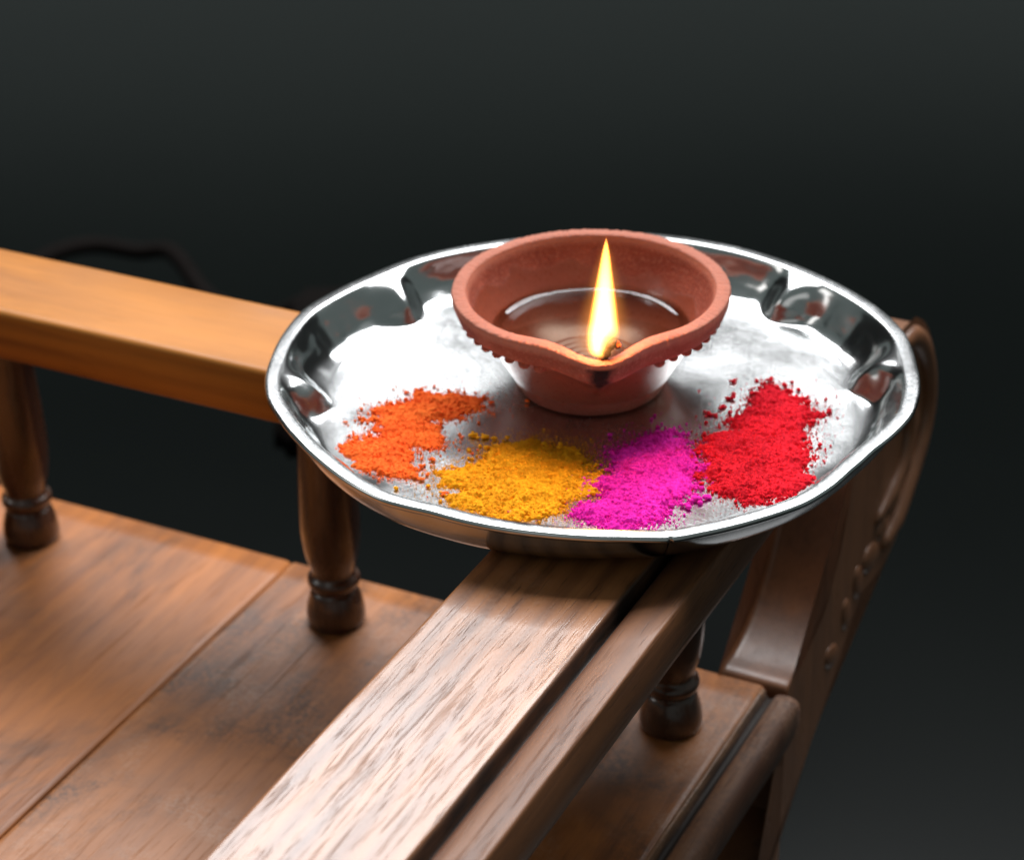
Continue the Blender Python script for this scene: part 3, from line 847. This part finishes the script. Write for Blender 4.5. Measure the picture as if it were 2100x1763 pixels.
def powder(name, label, mat, poly, seed, h0=0.0022, rag=0.0058, peaks=(), dust=0, loose=2600, spread=0.010, bigs=()):
    poly = [(x / 1000.0, y / 1000.0) for x, y in poly]
    cx = sum(p[0] for p in poly) / len(poly); cy = sum(p[1] for p in poly) / len(poly)
    root = empty(name, (cx, cy, PZ))
    tag(root, label, 'powder', 'heaps of coloured powder on the steel plate')
    xs = np.arange(min(p[0] for p in poly) - 0.006, max(p[0] for p in poly) + 0.006, STEP)
    ys = np.arange(min(p[1] for p in poly) - 0.006, max(p[1] for p in poly) + 0.006, STEP)
    X, Y = np.meshgrid(xs, ys, indexing='ij')

    def field(X, Y):
        sd = inside_sd(X, Y, poly)
        # raggedness: streaky sideways fingers
        sd = sd + rag * fbm(X * 150, Y * 260, 5, seed, 0.62) + 0.0022 * fbm(X * 620, Y * 700, 3, seed + 3, 0.7)
        rr = np.hypot(X, Y)
        sd = sd + 0.0011 * vnoise(X * 1500, Y * 1500, seed + 4)
        sd = np.minimum(sd, 0.0822 - rr)
        return sd
    sd = field(X, Y)
    env = 1 - np.exp(-np.maximum(sd, 0) / 0.0040)
    hmp = 0.55 + 0.45 * fbm(X * 110, Y * 110, 3, seed + 5)
    for (qx, qy, qr, qh) in peaks:
        hmp = hmp + qh * np.exp(-((X - qx / 1000) ** 2 + (Y - qy / 1000) ** 2) / (qr / 1000) ** 2)
    # crumbs: ridged noise at several sizes gives the clotted look
    cr1 = 1 - np.abs(fbm(X * 330, Y * 420, 3, seed + 7)) * 2.2
    cr2 = 1 - np.abs(fbm(X * 950, Y * 1100, 2, seed + 8)) * 2.0
    cr3 = vnoise(X * 2300, Y * 2300, seed + 9)
    Z = h0 * env * hmp + env ** 0.5 * (0.00068 * cr1 + 0.00040 * cr2 + 0.00012 * cr3) 
    dish = 0.0024 * (np.hypot(X, Y) / 0.0835) ** 2
    Z = np.where(sd > 0, np.maximum(Z, 0.00008), -0.0002) + dish
    keep = sd > 0.00002
    kc = keep[:-1, :-1] | keep[1:, :-1] | keep[1:, 1:] | keep[:-1, 1:]
    idx = np.arange(X.size).reshape(X.shape)
    Q = np.stack([idx[:-1, :-1], idx[1:, :-1], idx[1:, 1:], idx[:-1, 1:]], -1)[kc]
    used = np.unique(Q); remap = np.full(X.size, -1); remap[used] = np.arange(len(used))
    Xj = X + rng.uniform(-.00008, .00008, X.shape); Yj = Y + rng.uniform(-.00008, .00008, X.shape)
    Vv = np.stack([Xj.ravel()[used] - cx, Yj.ravel()[used] - cy, Z.ravel()[used]], -1)
    fast_mesh('heap', Vv, remap[Q], mat, root)
    # crumbs on the heap and scattered round it
    G = []
    ii = np.argwhere(keep)
    pick = ii[rng.integers(0, len(ii), 2600)]
    for i, j in pick:
        s = 0.00010 * exp(abs(rng.normal()) * 0.5)
        G.append((X[i, j] - cx, Y[i, j] - cy, Z[i, j] + s * 0.2, min(s, 0.0006)))
    ed = np.argwhere((sd > -0.0006) & (sd < 0.0016))
    pick = ed[rng.integers(0, len(ed), loose)]
    for i, j in pick:
        dd = abs(rng.normal()) * 0.0026 if rng.random() < 0.8 else rng.exponential(spread * 0.5)
        a = rng.uniform(0, 2 * pi)
        x, y = X[i, j] + dd * cos(a) * 1.2, Y[i, j] + dd * sin(a) * 0.8
        if hypot(x, y) > 0.079 or hypot(x - LC[0], y - LC[1]) < 0.0232: continue
        s = 0.00012 * exp(abs(rng.normal()) * 0.75)
        G.append((x - cx, y - cy, s * 0.6 + 0.344 * (x * x + y * y), min(s, 0.0009)))
    for (x, y, r) in bigs:
        x /= 1000; y /= 1000; r /= 1000
        for q in range(9):
            G.append((x - cx + rng.normal() * r * .5, y - cy + rng.normal() * r * .5, r * 0.45 * rng.random() + r * 0.3 + 0.344 * (x * x + y * y), r * rng.uniform(.35, .7)))
    if dust:
        for q in range(dust):
            i, j = ed[rng.integers(0, len(ed))]
            x, y = X[i, j] + rng.normal() * 0.0055, Y[i, j] + rng.normal() * 0.0045
            if hypot(x, y) > 0.079 or hypot(x - LC[0], y - LC[1]) < 0.0232: continue
            G.append((x - cx, y - cy, 0.00004 + 0.344 * (x * x + y * y), rng.uniform(0.00007, 0.00015)))
    grains(G, root, mat)
    return root


powder('orange_powder', 'bright orange powder strewn at the left of the steel plate', M_orange,
       [(-53, 12), (-44, 9.5), (-34, 7), (-36, 1), (-44, -1), (-40, -5.5), (-48, -8), (-47, -17), (-46, -24), (-56, -24), (-54, -32), (-54, -42), (-63, -42), (-72, -34), (-78, -25), (-71, -19), (-62, -17), (-67, -8), (-69, -1), (-62, 4), (-56, 4)], 200,
       bigs=[(-31, 4, .9), (-49, -32, .9), (-45, -53, .9), (-43.5, -44, .8), (-44, 12, .5), (-58, 11, .6), (-62, 13, .4), (-36, 11, .5), (-53, 14, .5), (-40, -18, .6), (-72, -6, .7), (-76, -9, .6), (-37, -28, .5), (-52, -44, .8)], dust=1500)
powder('yellow_powder', 'golden yellow powder spread at the front of the steel plate', M_yellow,
       [(-32, -24), (-24, -21), (-15, -22), (-7, -27), (-3, -36), (0, -42), (-1, -52), (-9, -58), (-14, -63), (-24, -66), (-36, -63), (-46, -55), (-41, -51), (-47, -45), (-46, -40), (-38, -36), (-33, -33)], 300, h0=0.0019, loose=2000,
       bigs=[(-36, -17.5, 1.5), (-33, -18, 1.2), (-30, -19, .9), (-38, -26, .8), (-42, -37, .6)], dust=9000)
powder('magenta_powder', 'vivid magenta pink powder heaped at the front right of the steel plate', M_pink,
       [(24, -16), (27, -25), (29, -32), (31, -40), (27, -43), (29, -52), (22, -56), (19, -61), (18, -70), (9, -75), (-2, -71), (-9, -66), (-5, -61), (1, -58), (1, -52), (-5, -48), (3, -44), (6, -36), (6, -29), (10, -24), (17, -22)], 400, h0=0.0025, dust=2600, loose=3000,
       bigs=[(28, -60, 1.6), (25, -63, 1.3), (31, -59, 1.3), (23, -17, .9), (27, -19, .8), (-20, -57, .7), (-14, -54, .9), (-26, -64, .7), (-13, -60, .6), (-8, -44, .8), (20, -14, .7), (-34, -38, .5), (-31, -35, .4)])
powder('crimson_powder', 'crimson red powder heaped at the right of the steel plate', M_red,
       [(57, 9), (63, 5), (66, -2), (70, -12), (66, -17), (61, -22), (63, -29), (65, -38), (61, -43), (63, -52), (58, -59), (48, -62), (38, -60), (35, -53), (32, -44), (34, -36), (31, -28), (35, -20), (44, -18), (42, -12), (50, -8), (49, -1)], 500, h0=0.0025, dust=1500, loose=3000,
       bigs=[(43.5, 2, 1.3), (46, 13, 1.0), (53, 13, .9), (57, 13, 1.1), (36, -7, 1.2), (38, -8, .8), (73, -10, 1.1), (70, -11, .8), (29, -46, 1.2), (30, -50, .8), (25, -29, .9), (45, 5, .8), (41, -3, 1.0), (28, -34, .8)])
